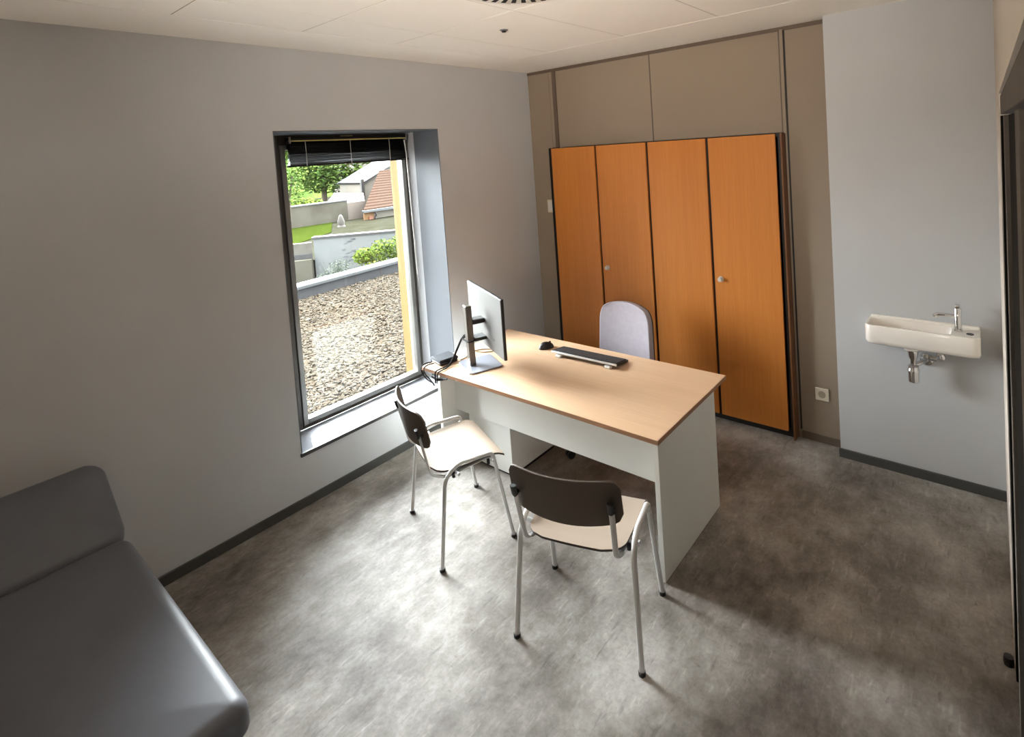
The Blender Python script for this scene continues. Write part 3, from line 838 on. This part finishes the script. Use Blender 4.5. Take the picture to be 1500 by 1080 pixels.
# ------------------------------------------------------------------ outdoors
# window surround outside
struct(MB().box(-.66, xo, -6.5, 3.5, -.6, wt+.0).build('wall_outside', 'yellow', smooth=False) if False else
       MB().box(-.63, -.505, -1.148, -1.10, .2, wt).build('trim_10', 'yellow', smooth=False), 'yellow outside jamb of the window', 'window jamb')
struct(MB().box(-.64, -.50, wa2-.06, wb2+.02, .2, .262).build('trim_11', 'framelight', smooth=False), 'outside ledge of the window', 'window ledge')

RZ = .10
m = MB(); m.prism([(-.64, -4.5, RZ-.03), (-4.72, -4.5, RZ-.03), (-5.45, 4.0, RZ-.03), (-.64, 4.0, RZ-.03)], (0, 0, -.15))
struct(m.build('roof_1', 'roofbed', smooth=False), 'flat roof outside the window', 'roof')
# loose gravel
st = MB()
ico = bmesh.new(); bmesh.ops.create_icosphere(ico, subdivisions=1, radius=1)
ico.verts.ensure_lookup_table(); iv = [v.co.copy() for v in ico.verts]; ifc = [tuple(v.index for v in f.verts) for f in ico.faces]; ico.free()
cnt = 0
while cnt < 15000:
    x = random.uniform(-5.15, -.66)
    yl = -2.35+(-.66-x)*.42; yh = -1.0+(-.66-x)*.72
    y = random.uniform(yl-.1, yh)
    if x < -4.98-.115*(y): continue
    s = random.uniform(.011, .025)*(1 if random.random() < .9 else 1.4)
    R = Matrix.Rotation(random.uniform(0, 2*PI), 3, 'Z') @ Matrix.Rotation(random.uniform(-.7, .7), 3, 'X')
    sx, sy, sz = s*random.uniform(.9, 1.5), s*random.uniform(.6, .9), s*random.uniform(.35, .6)
    zc = RZ-.03+random.uniform(.2, 1)*.03
    st.add([R @ Vector((p.x*sx*random.uniform(.85, 1.12), p.y*sy, p.z*sz)) + Vector((x, y, zc)) for p in iv], ifc)
    cnt += 1
g = st.build('roof_gravel', 'stone', smooth=False)
tag(g, 'pale beige gravel covering the flat roof outside the window', 'gravel', kind='stuff')

pp = thing('roof_parapet', 'grey roof parapet with a white metal coping beyond the gravel', 'parapet')
MB().prism([(-4.62, -4, -.8), (-5.50, 4.2, -.8), (-5.62, 4.2, -.8), (-4.74, -4, -.8)], (0, 0, 1.07)).build('upstand', 'parapet', pp, smooth=False)
m = MB(); m.prism([(-4.585, -4, .265), (-5.465, 4.2, .265), (-5.68, 4.2, .265), (-4.80, -4, .265)], (0, 0, .035)); m.prism([(-4.57, -4, .24), (-5.45, 4.2, .24), (-5.47, 4.2, .24), (-4.59, -4, .24)], (0, 0, .05))
m.build('coping', 'capsheet', pp, .004)

struct(MB().box(-60, -5.4, -30, 40, -1.3, -1.0).build('ground_1', 'earth', smooth=False), 'garden ground beyond the parapet', 'ground')
# white garden wall (runs from (-8.83,2.16) to (-7.68,3.40))
gw = thing('garden_wall', 'white rendered garden wall with grey marks behind the bushes', 'garden wall')
A, B = Vector((-8.83, 2.16, 0)), Vector((-7.3, 3.82, 0)); dv = (B-A).normalized(); nv_ = Vector((-dv.y, dv.x, 0))
def along(t, z, off=0): p = A+dv*t+nv_*off; return (p.x, p.y, z)
Lw = (B-A).length
MB().prism([along(0, -1), along(Lw, -1), along(Lw, -1, .15), along(0, -1, .15)], (0, 0, 1.45)).build('wall_body', 'garden', gw, smooth=False)
MB().prism([along(-.03, .45, -.03), along(Lw+.03, .45, -.03), along(Lw+.03, .45, .18), along(-.03, .45, .18)], (0, 0, .05)).build('wall_coping', 'gardencap', gw, .005)
m = MB()
random.seed(3)
for k in range(16):
    t0 = random.uniform(.52, .86); z0 = random.uniform(-.15, .38)
    m.prism([along(t0, z0, -.006), along(t0+random.uniform(.03, .13), z0+random.uniform(-.02, .02), -.006), along(t0+.1, z0+.03, -.006), along(t0+.01, z0+.022, -.006)], nv_*.005)
m.build('wall_marks', 'paving', gw, smooth=False)
# old block wall to its left
bw = thing('block_wall', 'low pale block wall with stains left of the white garden wall', 'garden wall')
MB().prism([(-8.85, 2.13, -1), (-9.6, 1.0, -1), (-9.8, 1.1, -1), (-9.0, 2.2, -1)], (0, 0, 1.38)).build('wall_body', 'blockwall', bw, smooth=False)
MB().prism([(-8.80, 2.10, .02), (-9.55, .97, .02), (-9.6, 1.0, .02), (-8.85, 2.13, .02)], (0, 0, .12)).build('wall_ledge', 'gardencap', bw, smooth=False)
MB().prism([(-8.7, 2.02, -1), (-9.45, .9, -1), (-9.55, .97, -1), (-8.8, 2.10, -1)], (0, 0, 1.02)).build('wall_footing', 'concrete', bw, smooth=False)
# lawn terrace, concrete wall, brick wall
struct(MB().prism([(-8.95, 1.2, -.9), (-9.0, 4.6, -.9), (-16.5, 9.5, -.9), (-16.5, 3.0, -.9)], (0, 0, .86)).build('ground_2', 'earth', smooth=False), 'pale terrace above the garden walls', 'terrace')
struct(MB().prism([(-11.5, 2.6, -.04), (-13.2, 4.9, -.04), (-15.9, 6.4, -.04), (-15.9, 3.0, -.04)], (0, 0, .02)).build('ground_3', 'grass', smooth=False), 'strip of lawn below the concrete wall', 'lawn')
cw = thing('concrete_wall', 'long weathered concrete wall beyond the lawn', 'garden wall')
MB().box(-16.2, -16.0, 2.5, 7.1, -.5, .70).build('wall_body', 'concrete', cw, smooth=False)
MB().box(-16.25, -15.96, 2.5, 7.1, .70, .745).build('wall_coping', 'capsheet', cw, .005)
tag(MB().box(-16.2, -16.0, 7.1, 7.86, -.6, .62).build('brick_wall', 'brick', smooth=False), 'short red brick wall between the concrete wall and the tiled house', 'garden wall')
sh = thing('garden_shed', 'low grey-roofed shed behind the concrete wall', 'shed')
MB().prism([(-16.6, 6.7, -1), (-16.6, 8.1, -1), (-17.9, 8.9, -1), (-17.9, 7.75, -1)], (0, 0, 1.5)).build('shed_body', 'palewall', sh, smooth=False)
MB().prism([(-16.45, 6.52, .63), (-16.45, 8.10, .53), (-18.0, 9.0, .76), (-18.0, 7.72, .90)], (0, 0, .04)).build('shed_roof', 'zinc', sh, smooth=False)
tag(MB().lathe([(.001, -.1), (.13, -.1), (.14, -.04), (.1, .02), (.12, .14), (.08, .25), (.07, .31), (.03, .37), (.001, .38)], (-14.3, 5.86, 0), seg=14).build('stone_statue', 'statue'),
    'pale stone figure standing on the lawn edge', 'statue')
# tiled house
hs = thing('tiled_house', 'house with a steep clay-tiled roof at the right of the window view', 'house')
MB().prism([(-15.15, 7.36, -1.1), (-17.9, 9.9, -1.1), (-17.9, 12, -1.1), (-15.15, 12, -1.1)], (0, 0, 1.36)).build('house_wall', 'palewall', hs, smooth=False)
MB().box(-15.16, -15.10, 7.22, 7.62, -1.0, .28).build('entrance_wall', 'orange', hs, smooth=False)
MB().box(-15.10, -15.06, 7.40, 7.56, -.8, .08).build('house_door', 'orangedoor', hs, smooth=False)
MB().prism([(-14.95, 7.12, .36), (-14.95, 12.2, .36), (-18.0, 12.2, 1.72), (-18.0, 9.85, 1.72)], (-.05, 0, -.09)).build('house_roof', 'tile', hs, smooth=False)
MB().box(-15.02, -14.90, 7.10, 12.2, .24, .34).build('gutter', 'capsheet', hs, .01)
MB().tube([(-14.96, 7.58, .26), (-14.98, 7.66, .12), (-15.06, 7.66, .05), (-15.06, 7.66, -.9)], .03, 8).build('downpipe', 'capsheet', hs)
# house with grey gable behind
gh = thing('gable_house', 'grey-roofed house gable behind the tiled house', 'house')
MB().prism([(-19.0, 9.62, -1.1), (-19.0, 13.5, -1.1), (-19.0, 13.5, 2.95), (-19.0, 11.5, 2.02), (-19.0, 9.62, 1.15)], (-2, 0, 0)).build('house_wall', 'palewall', gh, smooth=False)
MB().prism([(-18.9, 9.55, 1.22), (-18.9, 13.4, 2.98), (-18.9, 13.4, 2.90), (-18.9, 9.58, 1.13)], (-2.2, 0, 0)).build('roof_verge', 'zinc', gh, smooth=False)
MB().box(-18.98, -18.86, 9.46, 9.60, -.6, 1.36).build('downpipe', 'zinc', gh, smooth=False)
# far pale house
fh = thing('far_house', 'pale house with a window far behind the tree', 'house')
MB().box(-32, -29, 15.2, 26, -1.2, 6).build('house_wall', 'palewall', fh, smooth=False)
MB().box(-29.0, -28.94, 15.35, 16.15, 1.28, 1.7).build('window', 'capsheet', fh, smooth=False)
m = MB()
for k, (y, h_) in enumerate(((2, 5), (9, 6.5), (18, 6), (28, 5))):
    m.lathe([(16, -1.3), (13, h_*.55), (8, h_*.9), (.01, h_)], (-62, y*1.6+4, 0), seg=28)
struct(m.build('hill', 'leafhill'), 'green hillside far beyond the gardens', 'hill')
# leaves
def leaves(n, fn, s0, s1, aspect=.5):
    m = MB()
    for _ in range(n):
        p = fn(); s = random.uniform(s0, s1)
        R = Matrix.Rotation(random.uniform(0, 2*PI), 3, 'Z') @ Matrix.Rotation(random.uniform(-1.1, 1.1), 3, 'X') @ Matrix.Rotation(random.uniform(-.8, .8), 3, 'Y')
        q = [(-s, 0, 0), (0, -s*aspect, .12*s), (s, 0, 0), (0, s*aspect, .12*s)]
        m.add([R @ Vector(c)+p for c in q], [(0, 1, 2), (0, 2, 3)])
    return m
def blob(cs):
    def fn():
        c, r = random.choice(cs)
        d = Vector((random.gauss(0, 1), random.gauss(0, 1), random.gauss(0, 1))).normalized()*(random.random()**.4)
        return Vector(c)+Vector((d.x*r[0], d.y*r[1], d.z*r[2]))
    return fn
tt = thing('garden_tree', 'broad light green tree behind the concrete wall', 'tree', (-24.0, 10.2, -1))
tt.scale = (1.25, 1.25, 1.15)
cs = [((.5, -.6, 3.0), (1.2, 1.4, 1.2)), ((.0, 1.0, 2.9), (1.2, 1.5, 1.1)), ((.3, 2.3, 3.3), (1.1, 1.0, .8)), ((0, 0, 4.2), (1.5, 2.2, 1.3)), ((.5, -1.5, 3.6), (1.1, 1.2, 1.5)), ((.2, .4, 2.0), (.9, 1.6, .6))]
leaves(9000, blob(cs), .05, .13).build('foliage', 'leaf', tt, smooth=False)
m = MB(); m.tube([(0, 0, 0), (.1, .1, 1.2), (.0, .2, 2.4), (.2, .5, 3.6)], .11, 8); m.build('trunk', 'bark', tt)
t2 = thing('slim_tree', 'slim pale-trunked tree at the left edge of the window view', 'tree', (-15.0, 4.42, -.1))
m = MB(); m.tube(smoothpath([(0, 0, 0), (.05, .06, .6), (.02, .1, 1.2), (.12, .22, 2.0)], 5), .035, 8); m.build('trunk', 'bark', t2)
leaves(900, blob([((.1, .15, 1.5), (.5, .4, .5)), ((.1, .1, 2.1), (.6, .5, .5))]), .03, .07).build('foliage', 'leaf', t2, smooth=False)
b1 = thing('garden_bush', 'yellow-green leafy bush in front of the white garden wall', 'bush', (-7.2, 2.75, -1))
leaves(4200, blob([((-.35, -.12, 1.05), (.25, .25, .2)), ((0, .1, 1.18), (.25, .28, .24)), ((.2, .45, 1.2), (.25, .35, .3)), ((0, .2, .7), (.5, .6, .45)), ((.35, .75, 1.32), (.2, .25, .3))]), .018, .045).build('foliage', 'leafy', b1, smooth=False)
m = MB()
for k in range(5): m.tube([(0, 0, 0), (random.uniform(-.3, .3), random.uniform(-.1, .4), .9)], .012, 6)
m.build('stems', 'bark', b1)
b2 = thing('spiky_shrub', 'grey-green spiky shrub left of the leafy bush', 'bush', (-7.55, 2.05, -1))
m = MB()
for k in range(60):
    x, y = random.uniform(-.22, .22), random.uniform(-.25, .3); h_ = random.uniform(.75, 1.18)
    a = random.uniform(0, 2*PI); l = random.uniform(.08, .2)
    tip = Vector((x+math.cos(a)*l, y+math.sin(a)*l, h_)); base = Vector((x*.4, y*.4, .2)); sd = Vector((-math.sin(a), math.cos(a), 0))*.014
    md = (base+tip)/2+Vector((0, 0, .06))
    m.add([base-sd*.5, base+sd*.5, md+sd, tip, md-sd], [(0, 1, 2, 4), (4, 2, 3)])
m.build('spikes', 'greyleaf', b2, smooth=False)
leaves(900, blob([((0, 0, .9), (.25, .3, .2)), ((.0, -.3, .75), (.2, .3, .15))]), .015, .035, .35).build('foliage', 'greyleaf', b2, smooth=False)
leaves_far = thing('hedge', 'low hedge along the top of the concrete wall under the tree', 'hedge', (-16.9, 5.6, .3))
leaves(2600, blob([((0, -1, .3), (.4, .9, .25)), ((0, .2, .32), (.4, .9, .28)), ((0, -2, .4), (.4, .8, .3))]), .04, .09).build('foliage', 'leafy', leaves_far, smooth=False)
for yy in (-2, -.8, .4): MB().tube([(0, yy, -1.3), (0, yy, .3)], .03, 6).build('stem', 'bark', leaves_far)

# ------------------------------------------------------------------ light
w_ = bpy.data.worlds.new('World'); sc.world = w_; w_.use_nodes = True
nt = w_.node_tree
bg = nt.nodes['Background']
# hazy overcast sky, brightest round the veiled sun west of the house
tc = nt.nodes.new('ShaderNodeTexCoord'); dt = nt.nodes.new('ShaderNodeVectorMath'); dt.operation = 'DOT_PRODUCT'
sd = Vector((-.68, .34, .74)).normalized(); dt.inputs[1].default_value = sd
nt.links.new(tc.outputs['Generated'], dt.inputs[0])
mr = nt.nodes.new('ShaderNodeMapRange'); mr.interpolation_type = 'SMOOTHSTEP'
mr.inputs['From Min'].default_value = .2; mr.inputs['From Max'].default_value = 1.0
mr.inputs['To Min'].default_value = 9.0; mr.inputs['To Max'].default_value = 44.0
nt.links.new(dt.outputs['Value'], mr.inputs['Value'])
bg.inputs['Color'].default_value = (.93, .96, 1.0, 1)
nt.links.new(mr.outputs['Result'], bg.inputs['Strength'])
pl = bpy.data.lights.new('window_portal', 'AREA'); pl.shape = 'RECTANGLE'; pl.size = 1.25; pl.size_y = 2.2
pl.cycles.is_portal = True
po = bpy.data.objects.new('window_portal', pl); C.objects.link(po)
po.location = (-.66, -1.66, 1.32); po.rotation_euler = (0, math.radians(-90), 0)

# added unseen uplighters behind the camera, fill light to brighten ceiling and room
ul = thing('added_uplighter', 'added fill uplighter, unseen behind the camera', 'added fill lamp', (2.85, YR, 1.80))
m = MB(); m.box(-.5, .5, 0, .012, -.05, .06); m.box(-.5, .5, .012, .20, -.05, -.038); m.box(-.5, .5, .188, .20, -.038, .06); m.box(-.5, -.488, .012, .188, -.038, .06); m.box(.488, .5, .012, .188, -.038, .06)
m.build('fill_lamp_housing', 'white', ul, smooth=False)
al = bpy.data.lights.new('fill_uplight', 'AREA'); al.shape = 'RECTANGLE'; al.size = .9; al.size_y = .14
al.energy = 17; al.spread = math.radians(75); al.color = (1, .90, .78)
ao = bpy.data.objects.new('fill_uplight', al); C.objects.link(ao); ao.parent = ul
ao.location = (0, .11, .05)
ao.rotation_euler = (Vector((1.5, -1.3, 2.87))-Vector((2.85, YR+.11, 1.85))).to_track_quat('-Z', 'Y').to_euler()

ul2 = copy_tree(ul); ul2.location = (1.0, YR, 1.80)  # second added fill lamp, weaker and wider
ul2['label'] = 'added fill uplighter, unseen behind the foot of the couch'; ul['label'] = 'added fill uplighter, unseen behind the camera near the door'
for ch_ in ul2.children:
    if ch_.type == 'LIGHT':
        ch_.data = al.copy(); ch_.data.energy = 1.4; ch_.data.spread = math.radians(120)
        ch_.rotation_euler = (Vector((1.3, -2.9, 2.87))-Vector((1.0, YR+.11, 1.85))).to_track_quat('-Z', 'Y').to_euler()

# ------------------------------------------------------------------ camera
F, PX, PY = 792.2245, 839.2873, 253.4215
yaw, pit, rol = .6587, -.0459, -.0645
fw = Vector((-math.sin(yaw)*math.cos(pit), math.cos(yaw)*math.cos(pit), math.sin(pit)))
r0 = Vector((math.cos(yaw), math.sin(yaw), 0)); u0 = r0.cross(fw)
r = math.cos(rol)*r0+math.sin(rol)*u0; u = -math.sin(rol)*r0+math.cos(rol)*u0
cd = bpy.data.cameras.new('camera'); co = bpy.data.objects.new('camera', cd); C.objects.link(co)
mt = Matrix((r, u, -fw)).transposed().to_4x4(); mt.translation = Vector((3.4828, -3.8879, 2.1526))
co.matrix_world = mt
cd.sensor_fit = 'HORIZONTAL'; cd.sensor_width = 36; cd.lens = F/1500*36
cd.shift_x = (750-PX)/1500; cd.shift_y = (PY-540)/1500
cd.clip_start = .01; cd.clip_end = 200
sc.camera = co

sc.view_settings.view_transform = 'Standard'; sc.view_settings.look = 'None'
sc.view_settings.exposure = 1.25; sc.view_settings.gamma = 1; sc.view_settings.use_curve_mapping = False
sc.cycles.max_bounces = 12; sc.cycles.diffuse_bounces = 8; sc.cycles.transparent_max_bounces = 16
